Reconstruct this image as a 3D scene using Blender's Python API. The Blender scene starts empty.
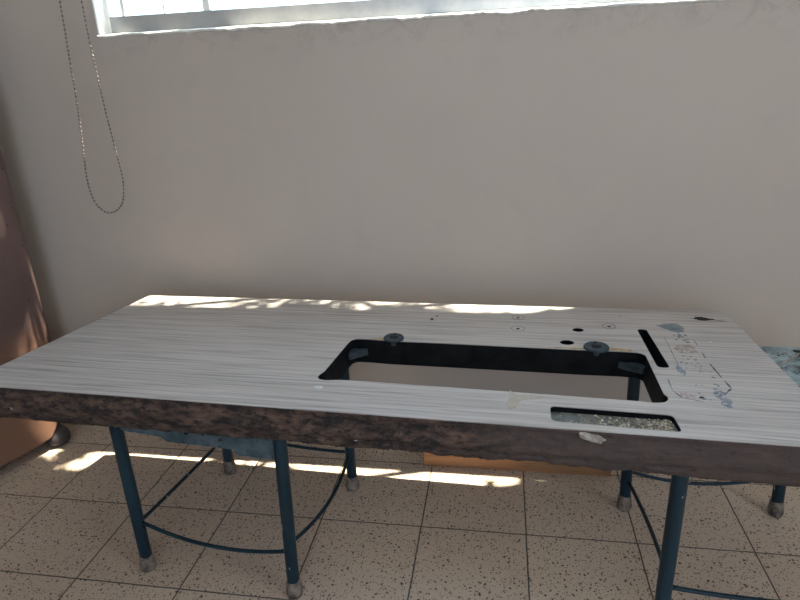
import bpy, bmesh, math, random
from mathutils import Vector, Matrix, noise
random.seed(7)
scn = bpy.context.scene
COL = scn.collection
PI = math.pi

# ------------------------------------------------------------------ camera
cam_d = bpy.data.cameras.new('camera'); cam = bpy.data.objects.new('camera', cam_d); COL.objects.link(cam)
rgt = Vector((0.9865554, 0.1578283, -0.04241074)); upv = Vector((-0.01609912, 0.35210183, 0.93582323))
fwd = Vector((-0.16263229, 0.92255869, -0.34990886))
cam.matrix_world = Matrix(((rgt.x, upv.x, -fwd.x, 0), (rgt.y, upv.y, -fwd.y, 0), (rgt.z, upv.z, -fwd.z, 1.0313), (0, 0, 0, 1)))
cam_d.sensor_width = 36; cam_d.lens = 604.8 * 36 / 800; cam_d.clip_start = 0.02
scn.camera = cam

# ------------------------------------------------------------------ world, sun, fill lights, exposure
w = bpy.data.worlds.new('world'); scn.world = w; w.use_nodes = True
bg = w.node_tree.nodes['Background']; bg.inputs[0].default_value = (0.59, 0.78, 1.0, 1); bg.inputs[1].default_value = 4.9
SUN = Vector((-0.387, -0.125, -0.914)).normalized()
sd = bpy.data.lights.new('sun', 'SUN'); sd.energy = 30; sd.angle = 0.009; sd.color = (1.0, 0.92, 0.78)
so = bpy.data.objects.new('sun', sd); COL.objects.link(so); so.rotation_euler = SUN.to_track_quat('-Z', 'Y').to_euler(); so.location = (2, 3, 6)
def area(name, loc, rot, sx, sy, e, c, portal=False):
    d = bpy.data.lights.new(name, 'AREA'); d.shape = 'RECTANGLE'; d.size = sx; d.size_y = sy; d.energy = e; d.color = c
    o = bpy.data.objects.new(name, d); COL.objects.link(o); o.location = loc; o.rotation_euler = rot
    if portal: d.cycles.is_portal = True
    return o
# added fill light, set in the unseen opening behind the camera
area('rear_fill_light', (0.3, -2.46, 1.08), (PI / 2, 0, 0), 1.45, 2.0, 3.5, (1.0, 0.87, 0.75))
area('side_fill_light', (2.24, -.65, 1.6), (PI / 2, 0, PI / 2), 1.35, 1.1, 10.5, (1.0, 0.98, 0.89))  # added fill from the right, no window is known there
area('window_portal', (-0.04, 1.64, 1.88), (-PI / 2, 0, 0), 1.96, 1.42, 1, (1, 1, 1), True)
scn.view_settings.view_transform = 'Standard'; scn.view_settings.look = 'None'
scn.view_settings.gamma = 1; scn.view_settings.use_curve_mapping = False
scn.view_settings.exposure = -0.12

# ------------------------------------------------------------------ helpers
class NT:
    def __init__(s, name):
        s.m = bpy.data.materials.new(name); s.m.use_nodes = True; s.t = s.m.node_tree; s.b = s.t.nodes['Principled BSDF']
        s.co = None
    def n(s, typ, **kw):
        nd = s.t.nodes.new(typ)
        for k, v in kw.items():
            if k.startswith('_'): setattr(nd, k[1:], v)
        return nd
    def link(s, a, b): s.t.links.new(a, b)
    def setv(s, sock, v):
        if isinstance(v, (int, float, tuple, list)):
            if isinstance(v, (tuple, list)) and len(v) == 3 and sock.type == 'RGBA': v = (*v, 1)
            sock.default_value = v
        else: s.link(v, sock)
    def coord(s, scale=(1, 1, 1), loc=(0, 0, 0), rot=(0, 0, 0)):
        if s.co is None: s.co = s.n('ShaderNodeTexCoord')
        mp = s.n('ShaderNodeMapping'); s.link(s.co.outputs['Object'], mp.inputs[0])
        mp.inputs['Scale'].default_value = scale; mp.inputs['Location'].default_value = loc; mp.inputs['Rotation'].default_value = rot
        return mp.outputs[0]
    def noise(s, scale, detail=4, rough=0.55, vec=None, dist=0):
        nd = s.n('ShaderNodeTexNoise'); nd.inputs['Scale'].default_value = scale; nd.inputs['Detail'].default_value = detail
        nd.inputs['Roughness'].default_value = rough; nd.inputs['Distortion'].default_value = dist
        s.link(vec if vec is not None else s.coord(), nd.inputs['Vector']); return nd.outputs['Fac']
    def voro(s, scale, vec=None, feat='F1', out='Distance'):
        nd = s.n('ShaderNodeTexVoronoi'); nd.feature = feat; nd.inputs['Scale'].default_value = scale
        s.link(vec if vec is not None else s.coord(), nd.inputs['Vector']); return nd.outputs[out]
    def math(s, op, a, b=0.0, c=0.0, clamp=False):
        nd = s.n('ShaderNodeMath'); nd.operation = op; nd.use_clamp = clamp
        s.setv(nd.inputs[0], a); s.setv(nd.inputs[1], b); s.setv(nd.inputs[2], c); return nd.outputs[0]
    def mr(s, v, a, b, c=0.0, d=1.0):
        nd = s.n('ShaderNodeMapRange'); s.setv(nd.inputs[0], v)
        for i, q in enumerate((a, b, c, d)): nd.inputs[i + 1].default_value = q
        return nd.outputs[0]
    def mix(s, f, a, b, mode='MIX'):
        nd = s.n('ShaderNodeMix'); nd.data_type = 'RGBA'; nd.blend_type = mode
        s.setv(nd.inputs[0], f); s.setv(nd.inputs[6], a); s.setv(nd.inputs[7], b); return nd.outputs[2]
    def xyz(s, vec):
        nd = s.n('ShaderNodeSeparateXYZ'); s.link(vec, nd.inputs[0]); return nd.outputs
    def bump(s, h, strength=0.3, dist=0.002):
        nd = s.n('ShaderNodeBump'); nd.inputs['Strength'].default_value = strength; nd.inputs['Distance'].default_value = dist
        s.link(h, nd.inputs['Height']); s.link(nd.outputs[0], s.b.inputs['Normal'])
    def fin(s, col, rough=0.6, metal=0.0, spec=0.5):
        s.setv(s.b.inputs['Base Color'], col); s.setv(s.b.inputs['Roughness'], rough); s.setv(s.b.inputs['Metallic'], metal)
        s.b.inputs['Specular IOR Level'].default_value = spec; return s.m

def build(name, bm, mat, parent=None, origin=None, smooth=False):
    """link ONE mesh object; vertices come in world metres"""
    if parent is not None: org = parent['_o']
    else: org = Vector(origin) if origin is not None else Vector((0, 0, 0))
    org = Vector(org)
    bmesh.ops.translate(bm, verts=bm.verts, vec=-org)
    bmesh.ops.recalc_face_normals(bm, faces=bm.faces)
    me = bpy.data.meshes.new(name); bm.to_mesh(me); bm.free()
    if smooth:
        for p in me.polygons: p.use_smooth = True
    me.materials.append(mat)
    o = bpy.data.objects.new(name, me); COL.objects.link(o)
    if parent is not None: o.parent = parent
    else: o.location = org
    o['_o'] = tuple(org)
    return o
def tag(o, label, cat, group=None, kind=None):
    o['label'] = label; o['category'] = cat
    if group: o['group'] = group
    if kind: o['kind'] = kind
    return o
def thing(name, loc, label, cat, group=None):
    o = bpy.data.objects.new(name, None); o.empty_display_size = 0.05; COL.objects.link(o); o.location = loc; o['_o'] = tuple(loc)
    return tag(o, label, cat, group)
def struct(o): o['kind'] = 'structure'; return o

def box(bm, a, b, bevel=0.0):
    r = bmesh.ops.create_cube(bm, size=1); vs = r['verts']
    for v in vs: v.co = Vector([(a[i] + b[i]) / 2 + v.co[i] * (b[i] - a[i]) for i in range(3)])
    if bevel > 0:
        es = list({e for v in vs for e in v.link_edges})
        bmesh.ops.bevel(bm, geom=es, offset=bevel, segments=2, affect='EDGES', profile=0.6)
def tube(bm, pts, rad, seg=12, cap=True):
    pts = [Vector(p) for p in pts]; n = len(pts)
    rad = rad if isinstance(rad, (list, tuple)) else [rad] * n
    t0 = (pts[1] - pts[0]).normalized(); a = Vector((0, 0, 1)) if abs(t0.z) < 0.9 else Vector((1, 0, 0))
    nrm = t0.cross(a).normalized(); rings = []
    for i in range(n):
        t = (pts[min(i + 1, n - 1)] - pts[max(i - 1, 0)]).normalized()
        nrm = (nrm - t * nrm.dot(t)).normalized(); bn = t.cross(nrm)
        rings.append([bm.verts.new(pts[i] + rad[i] * (math.cos(2 * PI * k / seg) * nrm + math.sin(2 * PI * k / seg) * bn)) for k in range(seg)])
    for i in range(n - 1):
        for k in range(seg): bm.faces.new((rings[i][k], rings[i][(k + 1) % seg], rings[i + 1][(k + 1) % seg], rings[i + 1][k]))
    if cap: bm.faces.new(rings[0][::-1]); bm.faces.new(rings[-1])
def lathe(bm, c, prof, seg=24):
    rings = []
    for (r, z) in prof:
        rings.append([bm.verts.new((c[0] + r * math.cos(2 * PI * k / seg), c[1] + r * math.sin(2 * PI * k / seg), c[2] + z)) for k in range(seg)])
    for i in range(len(prof) - 1):
        for k in range(seg): bm.faces.new((rings[i][k], rings[i][(k + 1) % seg], rings[i + 1][(k + 1) % seg], rings[i + 1][k]))
    bm.faces.new(rings[0][::-1]); bm.faces.new(rings[-1])
def fillet(poly, r, k=5):
    out = []; n = len(poly)
    for i in range(n):
        p = Vector(poly[i]); a = Vector(poly[i - 1]); b = Vector(poly[(i + 1) % n])
        d = min(r, (a - p).length * 0.45, (b - p).length * 0.45)
        s = p + (a - p).normalized() * d; e = p + (b - p).normalized() * d
        for j in range(k + 1):
            t = j / k; out.append(((1 - t) ** 2 * s + 2 * t * (1 - t) * p + t * t * e))
    return [(q.x, q.y) for q in out]
def circ(x, y, rx, ry=None, n=14):
    ry = ry or rx
    return [(x + rx * math.cos(2 * PI * k / n), y + ry * math.sin(2 * PI * k / n)) for k in range(n)]
def slab(bm, outer, holes, z0, z1):
    """solid plate with holes cut right through it"""
    es = []
    for loop in [outer] + holes:
        vs = [bm.verts.new((x, y, z1)) for x, y in loop]
        es += [bm.edges.new((vs[i], vs[(i + 1) % len(vs)])) for i in range(len(vs))]
    r = bmesh.ops.triangle_fill(bm, use_beauty=True, use_dissolve=False, edges=es)
    fs = [g for g in r['geom'] if isinstance(g, bmesh.types.BMFace)]
    x = bmesh.ops.extrude_face_region(bm, geom=fs)
    bmesh.ops.translate(bm, verts=[v for v in x['geom'] if isinstance(v, bmesh.types.BMVert)], vec=(0, 0, z0 - z1))
def prism(bm, pts3, vec):
    """polygon of 3D points pushed along vec"""
    vs = [bm.verts.new(p) for p in pts3]; f = bm.faces.new(vs)
    x = bmesh.ops.extrude_face_region(bm, geom=[f])
    bmesh.ops.translate(bm, verts=[v for v in x['geom'] if isinstance(v, bmesh.types.BMVert)], vec=vec)

# ------------------------------------------------------------------ materials
def m_wall():
    t = NT('wall_paint'); v = t.coord()
    a = t.noise(1.3, 3, 0.5, v); b = t.noise(9, 5, 0.6, v); c = t.noise(60, 3, 0.5, v)
    col = t.mix(t.mr(a, 0.3, 0.7), (0.455, 0.385, 0.328), (0.492, 0.420, 0.362))
    col = t.mix(t.mr(b, 0.55, 0.75, 0, 0.18), col, (0.34, 0.30, 0.27))
    z = t.xyz(v)[2]
    st = t.math('MULTIPLY', t.math('MULTIPLY', t.mr(z, 1.08, 1.16), t.mr(t.xyz(v)[0], -1.06, -1.0)), t.mr(t.noise(16, 6, 0.7, v, 1.0), 0.50, 0.66))
    col = t.mix(t.math('MULTIPLY', st, 0.45), col, (0.24, 0.20, 0.18))
    t.bump(t.math('ADD', b, t.math('MULTIPLY', c, 0.25)), 0.25, 0.004)
    return t.fin(col, 0.55, 0, 0.3)
def m_floor():
    T = 0.25; t = NT('terrazzo_tiles'); v = t.coord(); x, y, _ = t.xyz(v)
    u = t.math('DIVIDE', t.math('SUBTRACT', x, -1.1794), T); q = t.math('DIVIDE', t.math('SUBTRACT', y, 1.16956), T)
    wob = t.math('MULTIPLY', t.math('SUBTRACT', t.noise(25, 2, 0.5, v), 0.5), 0.012)
    fu = t.math('ABSOLUTE', t.math('SUBTRACT', t.math('FRACT', t.math('ADD', t.math('ADD', u, wob), 0.5)), 0.5))
    fq = t.math('ABSOLUTE', t.math('SUBTRACT', t.math('FRACT', t.math('ADD', t.math('ADD', q, wob), 0.5)), 0.5))
    g = t.mr(t.math('MINIMUM', fu, fq), 0.004, 0.0095, 1, 0)
    cmb = t.n('ShaderNodeCombineXYZ'); t.link(t.math('FLOOR', u), cmb.inputs[0]); t.link(t.math('FLOOR', q), cmb.inputs[1])
    wn = t.n('ShaderNodeTexWhiteNoise'); t.link(cmb.outputs[0], wn.inputs[0])
    col = t.mix(wn.outputs['Value'], (0.57, 0.44, 0.335), (0.63, 0.50, 0.385))
    col = t.mix(t.mr(t.noise(4, 4, 0.6, v), 0.4, 0.7, 0, 0.35), col, (0.45, 0.35, 0.285))
    # pale pebbles, then dark and rusty chips
    pb = t.mr(t.voro(160, v), 0.0, 0.45, 0.25, 0); col = t.mix(pb, col, (0.68, 0.58, 0.49))
    dv = t.coord((1, 0.8, 1))
    def chips(scale, th, rnd, c, seed):
        nonlocal col
        vv = t.coord((1, 1, 1), (seed, seed * 1.7, 0))
        nd = t.n('ShaderNodeTexVoronoi'); nd.inputs['Scale'].default_value = scale
        dis = t.n('ShaderNodeVectorMath'); dis.operation = 'ADD'
        nn = t.n('ShaderNodeTexNoise'); nn.inputs['Scale'].default_value = 220; t.link(vv, nn.inputs['Vector'])
        sc = t.n('ShaderNodeVectorMath'); sc.operation = 'SCALE'; t.link(nn.outputs['Color'], sc.inputs[0]); sc.inputs['Scale'].default_value = 0.006
        t.link(vv, dis.inputs[0]); t.link(sc.outputs[0], dis.inputs[1]); t.link(dis.outputs[0], nd.inputs['Vector'])
        r = t.xyz(nd.outputs['Color'])[0]
        m = t.math('MULTIPLY', t.mr(nd.outputs['Distance'], th * 0.8, th, 1, 0), t.mr(r, rnd, rnd + 0.02, 0, 1))
        col = t.mix(m, col, c)
    chips(95, 0.27, 0.62, (0.055, 0.045, 0.04), 0.3)
    chips(160, 0.30, 0.58, (0.10, 0.075, 0.06), 2.1)
    chips(90, 0.24, 0.72, (0.20, 0.07, 0.045), 5.2)
    chips(230, 0.32, 0.55, (0.17, 0.125, 0.10), 7.7)
    col = t.mix(g, col, (0.085, 0.07, 0.062))
    t.bump(t.math('SUBTRACT', 1.0, g), 0.4, 0.002)
    return t.fin(col, t.mr(t.noise(6, 4, 0.6, v), 0.3, 0.7, 0.42, 0.62), 0, 0.4)
def m_laminate():
    t = NT('wood_grain_laminate'); v = t.coord((1, 1, 1), (0, 0, 0), (0, 0, 0.045))
    ws = t.n('ShaderNodeMapping'); t.link(v, ws.inputs[0]); ws.inputs['Scale'].default_value = (1.7, 115, 1)
    wl = t.n('ShaderNodeMapping'); t.link(v, wl.inputs[0]); ws2 = wl; wl.inputs['Scale'].default_value = (5, 170, 1)
    big = t.n('ShaderNodeMapping'); t.link(v, big.inputs[0]); big.inputs['Scale'].default_value = (1.2, 9, 1)
    a = t.noise(1.0, 6, 0.62, ws.outputs[0], 0.6); b = t.noise(1.0, 3, 0.5, wl.outputs[0]); c = t.noise(1.0, 4, 0.5, big.outputs[0], 1.5)
    col = t.mix(t.mr(a, 0.36, 0.62), (0.35, 0.302, 0.275), (0.52, 0.466, 0.435))
    col = t.mix(t.mr(b, 0.50, 0.68, 0, 0.75), col, (0.20, 0.168, 0.15))
    col = t.mix(t.mr(c, 0.35, 0.7, 0.0, 0.4), col, (0.46, 0.425, 0.40))
    # whitish worn rectangle left by a fitting that was glued on
    x, y, _ = t.xyz(t.coord()); wb = t.math('MULTIPLY', t.math('SUBTRACT', t.noise(40, 4, 0.6), 0.5), 0.05)
    bx = t.mr(t.math('ABSOLUTE', t.math('SUBTRACT', t.math('ADD', x, wb), 0.355)), 0.030, 0.046, 1, 0)
    by = t.mr(t.math('ABSOLUTE', t.math('SUBTRACT', t.math('ADD', y, wb), 1.145)), 0.145, 0.165, 1, 0)
    col = t.mix(t.math('MULTIPLY', t.math('MULTIPLY', bx, by), t.mr(t.noise(70, 5, 0.65), 0.35, 0.6, 0.25, 0.75)), col, (0.50, 0.48, 0.46))
    # faint water stain and specks
    col = t.mix(t.mr(t.noise(3.5, 4, 0.6), 0.62, 0.75, 0, 0.35), col, (0.36, 0.31, 0.26))
    col = t.mix(t.mr(t.voro(55), 0.035, 0.05, 0.8, 0), col, (0.17, 0.14, 0.12))
    t.bump(t.math('ADD', a, b), 0.12, 0.0006)
    return t.fin(col, t.mr(a, 0.3, 0.7, 0.36, 0.42), 0, 0.5)
def m_rot():
    t = NT('decayed_board_edge'); v = t.coord(); z = t.xyz(v)[2]
    ws = t.coord((16, 16, 46)); wl = t.coord((55, 55, 110)); a = t.noise(1, 6, 0.7, ws); b = t.noise(1, 5, 0.7, wl)
    col = t.mix(t.mr(a, 0.38, 0.62), (0.013, 0.010, 0.010), (0.125, 0.074, 0.053))
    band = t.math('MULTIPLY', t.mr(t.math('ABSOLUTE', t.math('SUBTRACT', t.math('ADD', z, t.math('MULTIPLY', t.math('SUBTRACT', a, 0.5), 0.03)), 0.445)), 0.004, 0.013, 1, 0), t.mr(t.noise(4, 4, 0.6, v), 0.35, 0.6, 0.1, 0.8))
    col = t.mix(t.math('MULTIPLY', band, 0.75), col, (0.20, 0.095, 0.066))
    col = t.mix(t.mr(b, 0.50, 0.60, 0, 0.9), col, (0.012, 0.010, 0.011))
    col = t.mix(t.mr(t.voro(260, v), 0.05, 0.22, 0.4, 0), col, (0.26, 0.19, 0.16))
    # the right-hand third is smoother, still covered by thin brown foil
    x = t.xyz(v)[0]
    foil = t.mr(t.math('ADD', x, t.math('MULTIPLY', t.math('SUBTRACT', t.noise(9, 4, 0.6, v), 0.5), 0.3)), 0.20, 0.32, 0, 0.8)
    col = t.mix(foil, col, t.mix(t.mr(b, 0.62, 0.68), t.mix(t.noise(3, 5, 0.7, t.coord((6, 6, 40))), (0.050, 0.035, 0.032), (0.092, 0.064, 0.056)), (0.025, 0.02, 0.02)))
    t.bump(t.math('ADD', a, b), 0.6, 0.004)
    return t.fin(col, 0.75, 0, 0.3)
def m_noisy(name, c1, c2, scale=12, rough=0.6, metal=0, spec=0.2, lo=0.35, hi=0.65, bump=0.0, stretch=(1, 1, 1)):
    t = NT(name); a = t.noise(scale, 5, 0.62, t.coord(stretch))
    if bump: t.bump(a, bump, 0.003)
    return t.fin(t.mix(t.mr(a, lo, hi), c1, c2), rough, metal, spec)
def m_bluepaint():
    t = NT('chipped_blue_paint'); v = t.coord(); a = t.noise(18, 5, 0.6, t.coord((1, 1, 0.35)))
    col = t.mix(t.mr(a, 0.35, 0.65), (0.004, 0.016, 0.026), (0.009, 0.030, 0.043))
    col = t.mix(t.mr(t.noise(55, 4, 0.65, t.coord((1, 1, 0.35))), 0.655, 0.68, 0, 0.9), col, (0.38, 0.39, 0.38))
    return t.fin(col, t.mr(a, 0.3, 0.7, 0.35, 0.55), 0, 0.3)
def m_rail():
    t = NT('worn_rail_paint'); v = t.coord(); a = t.noise(20, 6, 0.7, v)
    col = t.mix(t.mr(a, 0.4, 0.6), (0.020, 0.045, 0.060), (0.075, 0.105, 0.12))
    col = t.mix(t.mr(t.noise(60, 4, 0.6, v), 0.64, 0.68), col, (0.012, 0.012, 0.014))
    return t.fin(col, 0.6)
def m_foot():
    t = NT('worn_rubber_foot'); v = t.coord(); a = t.noise(45, 5, 0.65, v)
    col = t.mix(t.mr(a, 0.38, 0.62), (0.045, 0.037, 0.032), (0.24, 0.19, 0.15))
    return t.fin(col, 0.6)
def m_stone():
    t = NT('grey_blue_marbling'); v = t.coord(); a = t.noise(9, 7, 0.68, v, 2.5); b = t.noise(30, 5, 0.65, v, 1.0)
    col = t.mix(t.mr(a, 0.36, 0.60), (0.075, 0.105, 0.115), (0.33, 0.40, 0.41))
    col = t.mix(t.mr(b, 0.60, 0.68), col, (0.03, 0.04, 0.045))
    return t.fin(col, 0.45, 0, 0.4)
def m_glass():
    t = NT('window_glass'); tr = t.n('ShaderNodeBsdfTransparent'); gl = t.n('ShaderNodeBsdfGlossy'); gl.inputs['Roughness'].default_value = 0.02
    mx = t.n('ShaderNodeMixShader'); mx.inputs[0].default_value = 0.05; tr.inputs[0].default_value = (0.96, 0.98, 0.97, 1)
    t.link(tr.outputs[0], mx.inputs[1]); t.link(gl.outputs[0], mx.inputs[2])
    t.link(mx.outputs[0], t.t.nodes['Material Output'].inputs['Surface']); return t.m
def m_cabinet():
    t = NT('brown_cabinet_panel'); v = t.coord(); a = t.noise(5, 5, 0.6, v); b = t.noise(70, 3, 0.5, v)
    col = t.mix(t.mr(a, 0.35, 0.65), (0.095, 0.056, 0.050), (0.120, 0.073, 0.064))
    z = t.xyz(v)[2]; col = t.mix(t.mr(z, 0.42, 0.30), col, (0.18, 0.092, 0.058))
    col = t.mix(t.mr(b, 0.66, 0.72, 0, 0.4), col, (0.09, 0.05, 0.04))
    return t.fin(col, 0.55, 0, 0.35)
M = dict(wall=m_wall(), floor=m_floor(), lam=m_laminate(), rot=m_rot(), blue=m_bluepaint(), rail=m_rail(), foot=m_foot(), stone=m_stone(), glass=m_glass(), cab=m_cabinet(),
    ceil=m_noisy('ceiling_paint', (0.62, 0.60, 0.56), (0.66, 0.64, 0.60), 3, 0.8),
    core=m_noisy('oil_dark_core', (0.002, 0.0025, 0.0035), (0.008, 0.009, 0.011), 30, 0.6, 0, 0.12, bump=0.4),
    trayf=m_noisy('tray_floor', (0.08, 0.085, 0.08), (0.20, 0.20, 0.185), 40, 0.8),
    debris=m_noisy('sawdust_chips', (0.20, 0.165, 0.125), (0.66, 0.56, 0.43), 160, 0.85, lo=0.4, hi=0.6),
    alu=m_noisy('dusty_aluminium', (0.40, 0.40, 0.41), (0.54, 0.53, 0.51), 7, 0.42, 0.65, lo=0.4, hi=0.6),
    sill=m_noisy('white_sill_and_glare', (0.78, 0.77, 0.73), (0.86, 0.85, 0.82), 30, 0.6, bump=0.3),
    iron=m_noisy('dark_grey_bushing', (0.022, 0.034, 0.045), (0.055, 0.075, 0.09), 60, 0.4, 0.3),
    oldiron=m_noisy('oily_iron', (0.006, 0.009, 0.012), (0.022, 0.030, 0.036), 40, 0.45, 0.2),
    black=m_noisy('black_rubber', (0.008, 0.008, 0.009), (0.015, 0.015, 0.016), 60, 0.6),
    chip=m_noisy('bare_wood_chip', (0.30, 0.20, 0.11), (0.48, 0.36, 0.23), 90, 0.8),
    pale=m_noisy('pale_splinter', (0.22, 0.185, 0.16), (0.46, 0.40, 0.35), 80, 0.85, bump=0.5),
    white=m_noisy('white_paint_fleck', (0.52, 0.52, 0.52), (0.62, 0.62, 0.61), 60, 0.6),
    glueg=m_noisy('grey_glue', (0.12, 0.14, 0.15), (0.23, 0.25, 0.255), 60, 0.7),
    glueo=m_noisy('rusty_glue', (0.30, 0.215, 0.17), (0.40, 0.33, 0.285), 90, 0.7),
    gluep=m_noisy('pinkish_glue', (0.40, 0.31, 0.29), (0.45, 0.38, 0.36), 90, 0.7),
    glueb=m_noisy('bluish_glue', (0.16, 0.18, 0.205), (0.28, 0.30, 0.325), 90, 0.7),
    line=m_noisy('dirt_line', (0.10, 0.11, 0.12), (0.18, 0.19, 0.20), 90, 0.8),
    amber=m_noisy('yellowed_varnish_stain', (0.38, 0.315, 0.245), (0.44, 0.385, 0.33), 60, 0.6),
    pine=m_noisy('raw_pine', (0.22, 0.105, 0.05), (0.30, 0.155, 0.075), 5, 0.55, stretch=(1, 8, 30)),
    steel=m_noisy('bead_metal', (0.15, 0.12, 0.10), (0.24, 0.20, 0.165), 40, 0.3, 0.6),
    leaf=m_noisy('vine_leaf', (0.04, 0.10, 0.025), (0.09, 0.17, 0.04), 14, 0.55),
    bark=m_noisy('vine_bark', (0.10, 0.075, 0.05), (0.17, 0.13, 0.09), 30, 0.9, bump=0.5),
    facade=m_noisy('pale_plaster', (0.74, 0.72, 0.68), (0.80, 0.78, 0.74), 3, 0.85),  # even pale plaster tone
    paving=m_noisy('concrete_yard', (0.42, 0.41, 0.39), (0.52, 0.50, 0.47), 4, 0.9),
    darkfoot=m_noisy('dark_bun_foot', (0.035, 0.03, 0.032), (0.075, 0.065, 0.065), 20, 0.45),
    cloth=m_noisy('blind_fabric', (0.55, 0.52, 0.46), (0.60, 0.57, 0.51), 60, 0.9),
    zinc=m_noisy('zinc_nail', (0.02, 0.018, 0.018), (0.04, 0.035, 0.03), 60, 0.5))

# ------------------------------------------------------------------ the room
XL, XR, YB, YF, ZC = -2.0, 2.2, -2.5, 1.55, 2.75
WX0, WX1, WZ0, WZ1 = -1.026, 0.95, 1.158, 2.60
bm = bmesh.new(); box(bm, (XL - .1, YB - .1, -.1), (XR + .1, YF + .1, 0)); struct(build('floor', bm, M['floor']))
bm = bmesh.new(); box(bm, (XL - .1, YB - .1, ZC), (XR + .1, YF + .1, ZC + .1)); struct(build('ceiling', bm, M['ceil']))
bm = bmesh.new()   # window wall with a real opening, sill sloping into the room
box(bm, (XL - .1, YF, 0), (WX0, YF + .1, ZC + .1)); box(bm, (WX1, YF, 0), (XR + .1, YF + .1, ZC + .1))
box(bm, (WX0, YF, 0), (WX1, YF + .1, WZ0 - .004)); box(bm, (WX0, YF, WZ1), (WX1, YF + .1, ZC + .1))
struct(build('wall_back', bm, M['wall']))
bm = bmesh.new(); box(bm, (XL - .1, YB, 0), (XL, YF, ZC)); struct(build('wall_left', bm, M['wall']))
bm = bmesh.new(); box(bm, (XR, YB, 0), (XR + .1, -1.33, ZC)); box(bm, (XR, .03, 0), (XR + .1, YF, ZC)); box(bm, (XR, -1.33, 0), (XR + .1, .03, 1.04)); box(bm, (XR, -1.33, 2.16), (XR + .1, .03, ZC)); struct(build('wall_right', bm, M['wall']))  # opening cut to hold the added side fill
bm = bmesh.new(); box(bm, (XL - .1, YB - .1, 0), (-.45, YB, ZC)); box(bm, (1.05, YB - .1, 0), (XR + .1, YB, ZC)); box(bm, (-.45, YB - .1, 2.15), (1.05, YB, ZC))
struct(build('wall_front', bm, M['wall']))

bm = bmesh.new(); box(bm, (WX0 - .001, YF - .0005, WZ0), (WX0 + .003, YF + .1, WZ1)); struct(build('trim_2', bm, M['sill']))
# sill: ragged white plaster lip, sloped so that daylight lies on it
bm = bmesh.new(); N = 420; rows = []
for i in range(N + 1):
    x = WX0 + (WX1 - WX0) * i / N
    rg = noise.noise(Vector((x * 22, 1.3, 0))) * 0.004 + noise.noise(Vector((x * 90, 7.3, 0))) * 0.0025
    rg *= 1.0 if -0.80 < x < 0.1 else 0.5
    z = WZ0 - 0.004
    rows.append([bm.verts.new(p) for p in ((x, YF - .003, z - .004 - rg), (x, YF - .010, z + .000 - rg), (x, YF - .008, z + .003), (x, YF + .04, z + .0085), (x, YF + .1, z + .004), (x, YF + .1, z - .004), )])
for i in range(N):
    for k in range(6): bm.faces.new((rows[i][k], rows[i][(k + 1) % 6], rows[i + 1][(k + 1) % 6], rows[i + 1][k]))
bm.faces.new(rows[0]); bm.faces.new(rows[-1][::-1])
struct(build('trim_1', bm, M['sill']))
# window: aluminium frame with sashes and panes
win = bpy.data.objects.new('window_1', None); COL.objects.link(win); win['_o'] = (0, 0, 0); win['kind'] = 'structure'
def wpart(name, a, b, mat, bev=0.002):
    bm = bmesh.new(); box(bm, a, b, bev); return build(name, bm, mat, win)
y0, y1 = 1.592, 1.610
zb = WZ0 + .004
wpart('bottom_rail', (WX0 + .01, y0, zb), (WX1, y1, zb + .040), M['alu'])
wpart('top_rail', (WX0, y0, WZ1 - .04), (WX1, y1, WZ1), M['alu'])
wpart('jamb_rail', (WX0, y0, zb), (WX0 + .012, y1, WZ1), M['sill'])
wpart('jamb_rail', (WX1 - .03, y0, zb), (WX1, y1, WZ1), M['alu'])
for x, wd in ((-.975, .010), (-.86, .005), (-.745, .018), (-.10, .03), (.45, .03)):
    wpart('sash_stile', (x - wd / 2, y0 + .002, zb + .04), (x + wd / 2, y1 - .002, WZ1 - .04), M['sill'])  # near-white colour stands in for glare on the backlit stiles
wpart('pane', (WX0 + .01, 1.600, zb + .038), (WX1 - .03, 1.603, WZ1 - .038), M['glass'], 0)

# outside: yard, and an added vine that breaks up the sun
bm = bmesh.new(); box(bm, (-8, YF + .1, -.25), (8, 9, -.1)); struct(build('ground', bm, M['paving']))
bm = bmesh.new(); box(bm, (XL - .1, YF + .02, ZC + .1), (XR + .1, YF + .1, 3.9)); struct(build('wall_parapet', bm, M['facade']))
vine = thing('added_shade_vine', (1.5, 1.70, -.1), 'added unseen leafy vine that shapes the sun patches, above the window', 'vine')
bm = bmesh.new(); pts = [(1.5, 1.69, -.12), (1.48, 1.70, 1.0), (1.52, 1.69, 2.0), (1.6, 1.70, 2.95), (1.4, 1.695, 3.5), (.8, 1.69, 3.68), (.2, 1.69, 3.62), (-.5, 1.69, 3.75)]
tube(bm, pts, [.028, .026, .024, .022, .018, .015, .012, .007], 10); build('stem', bm, M['bark'], vine, smooth=True)
bm = bmesh.new(); rs = random.Random(5)
def leaf(c, L, W, az, el, roll):
    d = Vector((math.cos(az) * math.cos(el), math.sin(az) * math.cos(el), math.sin(el))); s = d.cross(Vector((0, 0, 1))).normalized()
    n = s.cross(d); s = math.cos(roll) * s + math.sin(roll) * n; n = s.cross(d)
    pr = [(0, 0), (.25, .38), (.5, .5), (.75, .33), (1, 0)]; ce = []; lf = []; rt = []
    for t, wv in pr:
        p = Vector(c) + d * L * t - n * L * .18 * t * t
        ce.append(bm.verts.new(p)); 
        if 0 < t < 1: lf.append(bm.verts.new(p + s * W * wv + n * W * .12)); rt.append(bm.verts.new(p - s * W * wv + n * W * .12))
    for side in (lf, rt):
        bm.faces.new((ce[0], ce[1], side[0])); bm.faces.new((ce[4], ce[3], side[2]))
        for k in (0, 1): bm.faces.new((ce[k + 1], ce[k + 2], side[k + 1], side[k]))
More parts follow.
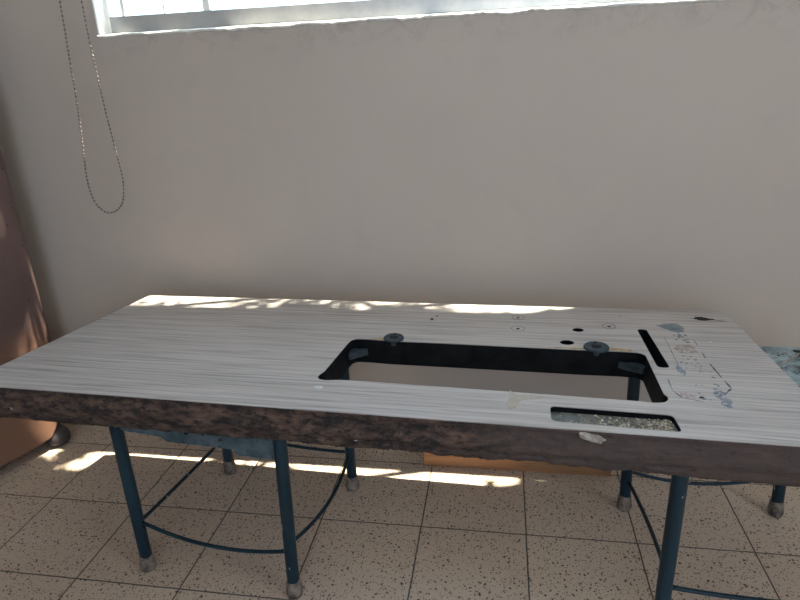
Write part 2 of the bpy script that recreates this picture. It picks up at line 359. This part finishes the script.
def leaves(x0, x1, ya, yb, n, la, lb):
    """leaves hung where the sun would otherwise reach this stretch of the room"""
    for _ in range(n):
        yy = rs.uniform(ya, yb); z = .4875 + (1.712 - yy) * 7.31 + rs.uniform(0, .3); k = (z - .4875) / SUN.z; c = Vector((rs.uniform(x0, x1), yy, .4875)) + SUN * k
        leaf(c, rs.uniform(la, lb), rs.uniform(la, lb) * .7, rs.random() * 2 * PI, rs.uniform(-.8, .3), rs.uniform(-.6, .6))
leaves(-.68, -.44, 1.335, 1.422, 80, .03, .05); leaves(-.46, -.13, 1.335, 1.408, 80, .03, .05); leaves(.17, .6, 1.33, 1.46, 60, .04, .06)
leaves(-.93, -.70, 1.375, 1.395, 9, .02, .03); leaves(-.10, .12, 1.37, 1.40, 8, .02, .035)
leaves(-.97, -.85, 1.35, 1.385, 14, .025, .04)
def gap(x, y):      # openings in the foliage that let sun through
    sx = -1.10 + .146 * (y - 1.347) / .105
    if x > sx - .010: return True
    for ex, ey, rx, ry in ((-1.13, 1.440, .030, .022), (-1.17, 1.425, .022, .022), (-1.262, 1.450, .020, .026), (-1.302, 1.437, .018, .022), (-1.285, 1.405, .010, .012), (-1.351, 1.415, .010, .010)):
        if ((x - ex) / (rx + .014)) ** 2 + ((y - ey) / (ry + .014)) ** 2 < 1: return True
    return False
for _ in range(1150):
    x = rs.uniform(-1.85, -1.0); y = rs.uniform(1.27, 1.485); z = .4875 + (1.712 - y) * 7.31 + rs.uniform(0, .3)
    c = Vector((x, y, .4875)) + SUN * ((z - .4875) / SUN.z)
    if c.y > 1.70 and not gap(x, y): leaf(c, rs.uniform(.03, .05), rs.uniform(.025, .04), rs.random() * 2 * PI, rs.uniform(-.6, .2), rs.uniform(-.5, .5))
build('foliage', bm, M['leaf'], vine)

# ------------------------------------------------------------------ sewing-machine table top on two stool frames
ZT, ZB, ZC0 = 0.4875, 0.4120, 0.430
main = fillet([(-.3465, 1.0050), (-.3465, 1.0154), (-.3401, 1.0286), (-.3245, 1.1644), (-.3216, 1.1804), (-.3123, 1.1891), (-.2838, 1.1882), (-.2392, 1.1831), (-.1468, 1.1790), (-.0396, 1.1740), (.0982, 1.1676), (.1636, 1.1640), (.2419, 1.1625), (.2795, 1.1588), (.2882, 1.1456), (.2878, 1.1343), (.2863, .9912), (.2909, .9829), (.2895, .9724), (.2810, .9615), (.2592, .9585), (.2407, .9625), (.2080, .9648), (-.0328, .9811), (-.2720, .9968), (-.2996, .9972), (-.3278, .9932), (-.3406, .9962)], .008, 3)
slot = fillet([(.2965, 1.2800), (.3165, 1.2790), (.3214, 1.0945), (.2988, 1.0950)], .009, 5)
tray = fillet([(.0880, .9345), (.2840, .9215), (.2862, .8705), (.0870, .8860)], .010, 5)
dots = [(-.1567, 1.3109, .0045), (-.1468, 1.3303, .0035), (.0428, 1.3312, .0042), (.0414, 1.2662, .0045), (.2402, 1.2905, .0045), (.2741, 1.3531, .003), (.3719, 1.1802, .004), (.3465, .9841, .0045)]
holes = [main, slot] + [circ(x, y, r) for x, y, r in dots] + [circ(.1711, 1.2674, .0125, .0115), circ(.1412, 1.1988, .015, .0125)]
FL, FR = Vector((-1.059, .9195)), Vector((.526, .8440))
outer = [tuple(FL)] + [tuple(FL.lerp(FR, k / 40)) for k in range(1, 40)] + [tuple(FR), (.5190, 1.1148), (.5160, 1.2032), (.5145, 1.3300), (.5125, 1.3760), (.5060, 1.3885), (.4900, 1.3930), (.4738, 1.3946), (.0009, 1.4080), (-.5178, 1.4260), (-.9400, 1.4380), (-.9560, 1.4360)]
top = thing('sewing_machine_tabletop', (-.25, 1.15, ZB), 'long worn wood-grain table board with rectangular machine cutout, laid across two blue stool frames', 'tabletop')
bm = bmesh.new(); slab(bm, outer, holes + [tray], ZT - .0016, ZT); build('laminate_top', bm, M['lam'], top)
ins = [(p[0] + (.003 if p[0] < -.9 else -.003 if p[0] > .5 else 0), p[1] + (.014 if p[1] < .93 else -.003)) for p in outer]
bm = bmesh.new(); slab(bm, ins, [main, slot, tray] + holes[2:], ZC0, ZT - .0016); build('core', bm, M['core'], top)
bm = bmesh.new(); slab(bm, tray, [], ZC0 + .01, ZT - .011); build('recess_floor', bm, M['trayf'], top)
# decayed front edge: a moulded strip, ragged along the bottom
bm = bmesh.new(); N = 760; dirx = (FR - FL).normalized(); nout = Vector((dirx.y, -dirx.x))
prof = []
for k in range(23):
    t = k / 22; z = ZT - .0022 - t * (ZT - ZB - .0022)
    off = .0015 + .007 * math.exp(-((t - .52) / .16) ** 2) - .004 * math.exp(-((t - .72) / .06) ** 2) - .010 * max(0, (t - .8) / .2) ** 2 - .003 * math.exp(-((t - .15) / .1) ** 2)
    prof.append((off, z, t))
rows = []
for i in range(N + 1):
    s = i / N; p0 = FL.lerp(FR, s); row = []
    x = p0.x; rough = .55 + .45 * min(1, max(0, (x + .75) / .3)) if x < .2 else max(.25, 1 - (x - .2) * 5)
    rag = (noise.noise(Vector((x * 9, 0, 0))) * .004 + noise.noise(Vector((x * 45, 3, 0))) * .003 + noise.noise(Vector((x * 160, 3, 0))) * .0025) * rough
    for off, z, t in prof:
        d = noise.fractal(Vector((x * 26, z * 70, 2.0)), 1.0, 2.0, 5) * .0055 * rough * min(1, t * 6)
        zz = z + (rag * max(0, (t - .75) / .25))
        q = p0 + nout * (off * (.35 + .65 * rough) + d)
        row.append(bm.verts.new((q.x, q.y, zz)))
    b = p0 - nout * .013
    row.append(bm.verts.new((b.x, b.y, row[-1].co.z + .002))); row.append(bm.verts.new((b.x, b.y, ZT - .0022)))
    rows.append(row)
K = len(rows[0])
for i in range(N):
    for k in range(K): bm.faces.new((rows[i][k], rows[i][(k + 1) % K], rows[i + 1][(k + 1) % K], rows[i + 1][k]))
bm.faces.new(rows[0]); bm.faces.new(rows[-1][::-1])
o = build('front_edge', bm, M['rot'], top, smooth=True); o['label'] = 'dark brown rotted front edge'
# ledges inside the cutout
for pts in ([(-.322, 1.185), (-.282, 1.184), (-.298, 1.172), (-.324, 1.150)], [(.287, 1.158), (.236, 1.161), (.252, 1.150), (.287, 1.132)]):
    bm = bmesh.new(); slab(bm, fillet(pts, .008, 4), [], ZT - .036, ZT - .022); build('corner_ledge', bm, M['iron'], top)
for pts in ([(-.345, .998), (-.300, .998), (-.310, 1.018), (-.340, 1.028)], [(.289, .962), (.255, .960), (.262, .985), (.286, .992)]):
    bm = bmesh.new(); slab(bm, fillet(pts, .006, 4), [], ZT - .040, ZT - .024); build('corner_ledge', bm, M['core'], top)
# hinge bushings on the back rim of the cutout
def bushing(x, y, r):
    bm = bmesh.new(); lathe(bm, (x, y, ZT), [(.006, -.013), (.008, -.010), (.008, -.002), (r * .75, .0005), (r, .003), (r, .0055), (r * .93, .0070), (r * .5, .0064), (r * .46, .0060)], 32)
    o = build('hinge_bushing', bm, M['iron'], top, smooth=False); o['label'] = 'round dark hinge bushing with square socket'
    bm = bmesh.new(); s = r * .36; box(bm, (x - s, y - s * .8, ZT + .0058), (x + s, y + s * .8, ZT + .0066)); bm2 = build('socket', bm, M['black'], o)
    bm = bmesh.new(); lathe(bm, (x, y + r * .70, ZT + .0060), [(.0032, 0), (.0032, .0013), (.0024, .0018)], 10); build('rivet', bm, M['black'], o)
bushing(-.2270, 1.1880, .0225); bushing(.1965, 1.1690, .0255)
# chipped, yellowed laminate along the cutout
def decal(name, poly, mat, h=.0004, rag=0.0, base=ZT, label=None):
    if rag:
        P = []; n = len(poly)
        for i in range(n):
            a = Vector(poly[i]); b = Vector(poly[(i + 1) % n]); m = max(2, int((b - a).length / .004))
            for k in range(m): q = a.lerp(b, k / m); P.append((q.x + random.uniform(-rag, rag), q.y + random.uniform(-rag, rag)))
        poly = P
    bm = bmesh.new(); slab(bm, poly, [], base - .0001, base + h); o = build(name, bm, mat, top)
    if label: o['label'] = label
    return o
decal('chipped_rim', [(-.284, 1.1895), (-.250, 1.1845), (-.238, 1.1840), (-.236, 1.2010), (-.250, 1.1990)], M['chip'], .0003, .001, label='bare yellowish wood where laminate broke off')
decal('chipped_rim', [(.100, 1.1690), (.165, 1.1655), (.225, 1.1640), (.272, 1.1620), (.262, 1.1720), (.228, 1.1800), (.200, 1.1760), (.165, 1.1720), (.125, 1.1725)], M['chip'], .0003, .002, label='bare yellowish wood where laminate broke off')
decal('grey_glue_patch', [(.3413, 1.3010), (.3560, 1.3085), (.3779, 1.3145), (.3900, 1.3090), (.3960, 1.2900), (.3909, 1.2683), (.3732, 1.2660), (.3557, 1.2824)], M['glueg'], .0004, .002, label='grey glue patch')
def flecks(name, cx, cy, rx, ry, n, r0, r1, mat, label, seed):
    rr = random.Random(seed); bm = bmesh.new()
    for _ in range(n):
        a = rr.random() * 2 * PI; q = math.sqrt(rr.random()); x = cx + rx * q * math.cos(a); y = cy + ry * q * math.sin(a); r = rr.uniform(r0, r1)
        poly = [(x + r * rr.uniform(.5, 1.3) * math.cos(2 * PI * k / 7), y + r * rr.uniform(.5, 1.3) * math.sin(2 * PI * k / 7)) for k in range(7)]
        slab(bm, poly, [], ZT - .0001, ZT + rr.uniform(.0002, .0006))
    o = build(name, bm, mat, top); o['label'] = label; o['kind'] = 'stuff'; return o
flecks('glue_residue', .371, 1.181, .020, .024, 34, .002, .0055, M['glueo'], 'rust coloured glue flecks', 1)
flecks('glue_residue', .324, .9915, .013, .009, 18, .0015, .004, M['gluep'], 'pinkish glue flecks', 2)
flecks('glue_residue', .373, 1.100, .012, .022, 14, .0015, .004, M['gluep'], 'pinkish glue flecks', 6)
flecks('glue_residue', .339, 1.085, .006, .020, 20, .0015, .0042, M['glueb'], 'bluish glue smear', 3)
flecks('glue_residue', .380, .985, .010, .034, 34, .002, .0048, M['glueb'], 'bluish glue smear', 4)
flecks('glue_residue', .364, 1.045, .028, .11, 26, .0012, .0035, M['glueg'], 'scattered grey glue flecks', 5)
flecks('glue_residue', .378, 1.235, .014, .03, 12, .002, .0045, M['glueg'], 'scattered grey glue flecks', 8)
def streak(a, b, wd, name='dirt_line'):
    a = Vector(a); b = Vector(b); n = Vector((-(b - a).y, (b - a).x)).normalized(); m = max(3, int((b - a).length / .006)); L = []; R_ = []
    for k in range(m + 1):
        q = a.lerp(b, k / m); ww = wd * random.uniform(.35, 1.2) * (1 if 0 < k < m else .3); L.append(tuple(q + n * ww)); R_.append(tuple(q - n * ww))
    decal(name, L + R_[::-1], M['line'], .0003)
for a, b, wd in (((.3990, 1.226), (.3992, 1.200), .0014), ((.3985, 1.170), (.3975, 1.140), .0012), ((.3980, 1.118), (.4020, 1.060), .0018), ((.4030, 1.050), (.4055, 1.022), .0026), ((.3440, 1.240), (.3390, 1.105), .0007),
                 ((.3060, 1.050), (.3040, 1.005), .0010), ((.3040, 1.005), (.3140, .980), .0016), ((.3140, .980), (.345, .970), .0008), ((.4050, 1.020), (.385, .995), .0022)): streak(a, b, wd)
def ring(x, y, r):
    bm = bmesh.new(); slab(bm, circ(x, y, r, n=28), [circ(x, y, r - .0011, n=28)], ZT - .0001, ZT + .0003); build('ring_mark', bm, M['line'], top)
ring(.0428, 1.3312, .0145); ring(.0414, 1.2662, .0150); ring(.2402, 1.2905, .0145)
# burnt, broken spot near the far right corner
decal('burnt_hole', [(.432, 1.345), (.441, 1.357), (.452, 1.358), (.462, 1.349), (.475, 1.343), (.470, 1.338), (.455, 1.336), (.444, 1.336)], M['black'], .0004, .0015, label='dark burnt spot')
streak((.425, 1.349), (.495, 1.334), .0012, 'crack'); streak((.440, 1.362), (.430, 1.338), .0010, 'crack')
decal('varnish_stain', [(.020, .985), (.035, .967), (.062, .968), (.085, .962), (.060, .955), (.040, .948), (.030, .925), (.022, .915), (.014, .930), (.020, .955)], M['amber'], .0002, .002, label='yellowish varnish stain')
decal('paint_fleck', circ(-.3334, .9641, .0095, .0065, 10), M['white'], .0008, .0006, label='white fleck of paint')
for x, y, r in ((-.70, 1.18, .002), (-.905, 1.06, .0022), (-.62, 1.30, .0015), (-.98, .985, .0018), (.37, 1.37, .0022), (.43, 1.22, .0026), (.41, 1.16, .002), (-.43, .93, .002)): decal('paint_fleck', circ(x, y, r, n=7), M['white'], .0004)
def lump(name, cx, z, rx, rz, mat, label, seed):
    rr = random.Random(seed); bm = bmesh.new(); s = (cx - FL.x) / (FR.x - FL.x); p = FL.lerp(FR, s)
    r = bmesh.ops.create_icosphere(bm, subdivisions=3, radius=1)
    for v in r['verts']:
        k = 1 + .45 * noise.noise(v.co * 2.3 + Vector((seed, 0, 0))) + .2 * noise.noise(v.co * 7)
        c = v.co * k; q = p + nout * (.002 + c.y * .004); v.co = Vector((q.x + c.x * rx, q.y, z + c.z * rz + c.x * rz * -.4))
    o = build(name, bm, mat, top, smooth=True); o['label'] = label
lump('torn_splinter', .150, ZT - .0125, .0185, .0075, M['pale'], 'pale torn splinter of bare wood', 1)
lump('torn_splinter', .138, ZT - .0070, .0100, .0040, M['pale'], 'pale torn splinter of bare wood', 2)
lump('paint_fleck', -.245, ZB + .024, .0045, .0018, M['white'], 'white fleck of paint', 3)
lump('paint_fleck', -.952, ZB + .030, .0050, .0035, M['pale'], 'pale fleck on the edge', 4)
# dust and wood chips lying in the tray
bm = bmesh.new(); rr = random.Random(11)
for _ in range(430):
    u = rr.random() ** .45; x = .094 + u * .186; y = rr.uniform(.886 - (x - .09) * .07, .930 - (x - .09) * .06)
    s = rr.uniform(.0010, .0030) * (1.3 if rr.random() < .12 else 1); z = ZT - .0110 + s * .35 + (rr.random() ** 2) * .0035 * u
    r = bmesh.ops.create_cube(bm, size=1); mt = Matrix.Translation((x, y, z)) @ Matrix.Rotation(rr.random() * 6, 4, 'Z') @ Matrix.Rotation(rr.uniform(-.7, .7), 4, 'X') @ Matrix.Diagonal((s * rr.uniform(.7, 2.2), s, s * .5, 1))
    bmesh.ops.transform(bm, matrix=mt, verts=r['verts'])
tag(build('wood_debris', bm, M['debris'], origin=(.19, .90, ZT - .011)), 'sawdust and small wood chips lying in the shallow front recess of the board', 'debris', kind='stuff')

# ------------------------------------------------------------------ stool frames
def stool(loc, label, legs, rods, rail_bits, plate):
    t = thing('stool_frame', loc, label, 'stool frame', 'blue stool frames under the board')
    zt = ZC0 - .0045
    for (fx, fy, tx, ty) in legs:
        bm = bmesh.new(); a = Vector((fx, fy, .018)); b = Vector((tx, ty, zt)); n = 24
        tube(bm, [a.lerp(b, k / n) for k in range(n + 1)], .0132, 20)
        lg = build('leg', bm, M['blue'], t, smooth=False)
        for p in lg.data.polygons: p.use_smooth = len(p.vertices) == 4
        bm = bmesh.new(); c = (fx, fy, 0); prof = [(.012, 0), (.0165, .002), (.0175, .009), (.0165, .022), (.0150, .034), (.0140, .040), (.0120, .040)]
        lathe(bm, c, prof, 20)
        for v in bm.verts:
            k = 1 + .10 * noise.noise(Vector((v.co.x * 60, v.co.y * 60, v.co.z * 50)))
            v.co.x = fx + (v.co.x - fx) * k; v.co.y = fy + (v.co.y - fy) * k
            if v.co.z > .03: v.co.z += .006 * noise.noise(Vector((v.co.x * 50, v.co.y * 50, fx * 9)))
            v.co.x += (tx - fx) / zt * v.co.z; v.co.y += (ty - fy) / zt * v.co.z
        f = build('rubber_foot', bm, M['foot'], lg, smooth=True); f['label'] = 'worn pale rubber foot'
    for a, b, mid in rods:
        a = Vector(a); b = Vector(b); mid = Vector(mid); bm = bmesh.new(); n = 20
        tube(bm, [a.lerp(b, k / n) + mid * (4 * (k / n) * (1 - k / n)) for k in range(n + 1)], .0042, 10)
        build('stretcher', bm, M['blue'], t, smooth=True)
    for i, j, zl in rail_bits:
        A = Vector((legs[i][2], legs[i][3])); B = Vector((legs[j][2], legs[j][3])); d = (B - A).normalized(); A += d * .010; B -= d * .010
        nn = Vector((-d.y, d.x)); L = (B - A).length; m = 60; up_ = []; lo = []
        for k in range(m + 1):
            s = k / m; q = A.lerp(B, s) - nn * .002; low = zl(s) + .0018 * noise.noise(Vector((s * 25 + i, j, 0)))
            up_.append((q.x, q.y, zt - .001)); lo.append((q.x, q.y, low))
        bm = bmesh.new(); vec = nn * .004
        U = [bm.verts.new(p) for p in up_]; Lw = [bm.verts.new(p) for p in lo]
        U2 = [bm.verts.new(Vector(p) + Vector((vec.x, vec.y, 0))) for p in up_]; L2 = [bm.verts.new(Vector(p) + Vector((vec.x, vec.y, 0))) for p in lo]
        for k in range(m):
            bm.faces.new((U[k], U[k + 1], Lw[k + 1], Lw[k])); bm.faces.new((U2[k], L2[k], L2[k + 1], U2[k + 1]))
            bm.faces.new((U[k], U2[k], U2[k + 1], U[k + 1])); bm.faces.new((Lw[k], Lw[k + 1], L2[k + 1], L2[k]))
        bm.faces.new((U[0], Lw[0], L2[0], U2[0])); bm.faces.new((U[m], U2[m], L2[m], Lw[m]))
        # bolt heads
        r = build('rail', bm, M['rail'], t)
    bm = bmesh.new(); slab(bm, fillet(plate, .006, 3), [], ZC0 - .0045, ZC0 - .0004); o = build('metal_top_sheet', bm, M['stone'], t); o['label'] = 'scraped grey-blue metal top sheet'
    return t
flat = lambda s: .411
def frontrail(s):   # thin angle at the left leg, then a deep worn plate
    return .368 - .02 * s if s < .26 else .363 - (s - .26) / .05 * .010 if s < .31 else .353 if s < .74 else .344 - .004 * s
stool((-.58, 1.13, 0), 'blue stool frame carrying the left half of the board',
      [(-.780, .968, -.778, .968), (-.422, .936, -.409, .936), (-.740, 1.328, -.752, 1.328), (-.379, 1.295, -.377, 1.295)],
      [((-.772, .968, .131), (-.424, .936, .116), (0, -.006, -.022)), ((-.412, .940, .140), (-.381, 1.290, .112), (.014, 0, -.018)),
       ((-.772, .975, .133), (-.742, 1.322, .115), (-.004, 0, -.006)), ((-.738, 1.326, .140), (-.385, 1.296, .113), (0, 0, -.012))],
      [(0, 1, frontrail), (1, 3, flat), (3, 2, flat), (2, 0, flat)], [(-.79, .955), (-.40, .925), (-.362, 1.305), (-.765, 1.335)])
stool((.49, 1.10, 0), 'blue stool frame with chipped front leg, carrying the right half of the board',
      [(.2975, .8875, .2975, .8875), (.668, .870, .660, .870), (.312, 1.290, .304, 1.290), (.663, 1.306, .645, 1.306)],
      [((.305, .8865, .159), (.662, .872, .172), (0, -.004, -.008)),
       ((.300, .896, .178), (.314, 1.284, .085), (.010, 0, -.010)), ((.318, 1.291, .108), (.652, 1.305, .110), (0, -.004, -.026))],
      [(0, 1, flat), (1, 3, flat), (3, 2, flat), (2, 0, flat)], [(.300, .876), (.685, .862), (.672, 1.3325), (.296, 1.336)])

front_rail = bpy.data.objects['rail']
for hx, hz, r in ((-.655, .386, .003), (-.612, .380, .0048), (-.575, .382, .003), (-.54, .372, .0022)):
    y = .968 - (hx + .778) * .0867 - .0022; bm = bmesh.new(); tube(bm, [(hx, y + .0005, hz), (hx, y - .0012, hz)], r, 14); build('bolt_head', bm, M['black'], front_rail)
# folded corner piece and dark bolt hole on the right-hand frame's top sheet
sf = bpy.data.objects['stool_frame.001']
bm = bmesh.new(); A = Vector((.560, 1.219, 0)); B = Vector((.636, 1.291, 0)); n_ = Vector((-.69, .72, 0))
prism(bm, [Vector((q.x, q.y, ZC0 - .0005)) for q in (A, B, B + n_ * .0032, A + n_ * .0032)], Vector((0, 0, .0022))); o = build('corner_fold', bm, M['pale'], sf); o['label'] = 'pale bare edge of the folded corner'
for hx, hy, r in ((.640, 1.3110, .0085), (.636, 1.2905, .0075), (.594, 1.287, .0028), (.604, 1.292, .0022), (.597, 1.300, .002)):
    bm = bmesh.new(); slab(bm, circ(hx, hy, r, r * .9), [], ZC0 - .0006, ZC0); build('bolt_hole', bm, M['black'], sf)

# ------------------------------------------------------------------ cabinet at the left
c0 = Vector((-1.3228, 1.3875, 0)); du = Vector((.385, .923, 0)); nu = Vector((.923, -.385, 0))
cab = thing('cabinet', (-1.50, 1.25, 0), 'reddish brown cabinet with dark nail dots along its edge, left of the table', 'cabinet')
cprof = [(-.95, .030), (-.10, .034), (-.010, .042), (.012, .070), (.035, .115), (.052, .175), (.0595, .26), (.0605, .40), (.0605, 1.25), (-.95, 1.25)]
bm = bmesh.new(); prism(bm, [c0 + du * s + Vector((0, 0, z)) for s, z in cprof], -nu * .16)
es = [e for e in bm.edges if abs((e.verts[0].co - e.verts[1].co).normalized().dot(nu)) < .5]
bmesh.ops.bevel(bm, geom=es, offset=.008, segments=3, affect='EDGES')
build('body', bm, M['cab'], cab)
def bun(s, ins_):
    c = c0 + du * s - nu * ins_; bm = bmesh.new()
    lathe(bm, (c.x, c.y, 0), [(.016, 0), (.026, .003), (.034, .014), (.036, .026), (.032, .040), (.024, .052), (.018, .060)], 24); o = build('foot', bm, M['darkfoot'], cab, smooth=True); o['label'] = 'dark round bun foot'
bun(.016, .030); bun(.0, .125); bun(-.90, .035); bun(-.90, .125)
for s, z in ((.052, .842), (.049, .738), (.050, .631), (.026, .694), (.029, .477), (.051, .93), (.051, 1.03), (.050, 1.14), (.046, .53)):
    c = c0 + du * (s - .003) + Vector((0, 0, z)) + nu * .0002; bm = bmesh.new(); r = .0022
    vs = [bm.verts.new(c + (du * math.cos(k * PI / 5) + Vector((0, 0, 1)) * math.sin(k * PI / 5)) * r) for k in range(10)]
    f = bm.faces.new(vs); x = bmesh.ops.extrude_face_region(bm, geom=[f]); bmesh.ops.translate(bm, verts=[v for v in x['geom'] if isinstance(v, bmesh.types.BMVert)], vec=nu * .001)
    build('nail', bm, M['zinc'], cab)

# ------------------------------------------------------------------ plank on the floor
bm = bmesh.new(); box(bm, (-.202, 1.413, 0), (.300, 1.448, .085), .002)
tag(build('wooden_plank', bm, M['pine'], origin=(.05, 1.43, 0)), 'orange-brown wooden plank standing on edge on the floor behind the table', 'plank')

# ------------------------------------------------------------------ roller blind and its bead chain
bl = thing('roller_blind', (-.06, 1.50, 2.66), 'rolled-up pale roller blind fixed above the window', 'blind')
bm = bmesh.new(); tube(bm, [(-1.06, 1.50, 2.68), (.90, 1.50, 2.68)], .028, 20); build('fabric_roll', bm, M['cloth'], bl, smooth=True)
for x in (-1.075, .915):
    bm = bmesh.new(); box(bm, (x - .018, 1.462, 2.645), (x + .018, 1.55, 2.72), .003); build('bracket', bm, M['alu'], bl)
path = [(-1.058, 2.66), (-1.066, 1.60), (-1.080, 1.237), (-1.088, 1.099), (-1.093, 1.006), (-1.101, .913), (-1.109, .848), (-1.1135, .800), (-1.112, .765), (-1.102, .730), (-1.083, .710), (-1.066, .706), (-1.045, .712), (-1.024, .731), (-1.012, .762), (-1.007, .800), (-1.008, .830), (-1.012, .892), (-1.017, .966), (-1.020, 1.073), (-1.022, 1.159), (-1.0215, 1.233), (-1.030, 1.60), (-1.040, 2.66)]
def cr(p0, p1, p2, p3, t): return .5 * ((2 * p1) + (-p0 + p2) * t + (2 * p0 - 5 * p1 + 4 * p2 - p3) * t * t + (-p0 + 3 * p1 - 3 * p2 + p3) * t ** 3)
P = [Vector((x, 1.500, z)) for x, z in path]; dense = []
for i in range(len(P) - 1):
    a, b, c, d = P[max(i - 1, 0)], P[i], P[i + 1], P[min(i + 2, len(P) - 1)]; m = max(4, int((c - b).length / .0015))
    if (c - b).length > .3: dense += [b.lerp(c, k / m) for k in range(m)]
    else: dense += [cr(a, b, c, d, k / m) for k in range(m)]
chain = thing('bead_chain', (-1.06, 1.50, .705), 'long looped metal bead chain of the blind hanging beside the window', 'chain')
bm = bmesh.new(); acc = 0; last = dense[0]
for q in dense[1:]:
    acc += (q - last).length; last = q
    if acc >= .0092:
        acc = 0; bmesh.ops.create_icosphere(bm, subdivisions=1, radius=.0031, matrix=Matrix.Translation(q))
build('beads', bm, M['steel'], chain, smooth=True)['kind'] = 'stuff'
bm = bmesh.new(); tube(bm, dense[::6], .0008, 5); build('cord', bm, M['steel'], chain, smooth=True)

for o in bpy.data.objects:
    if '_o' in o: del o['_o']
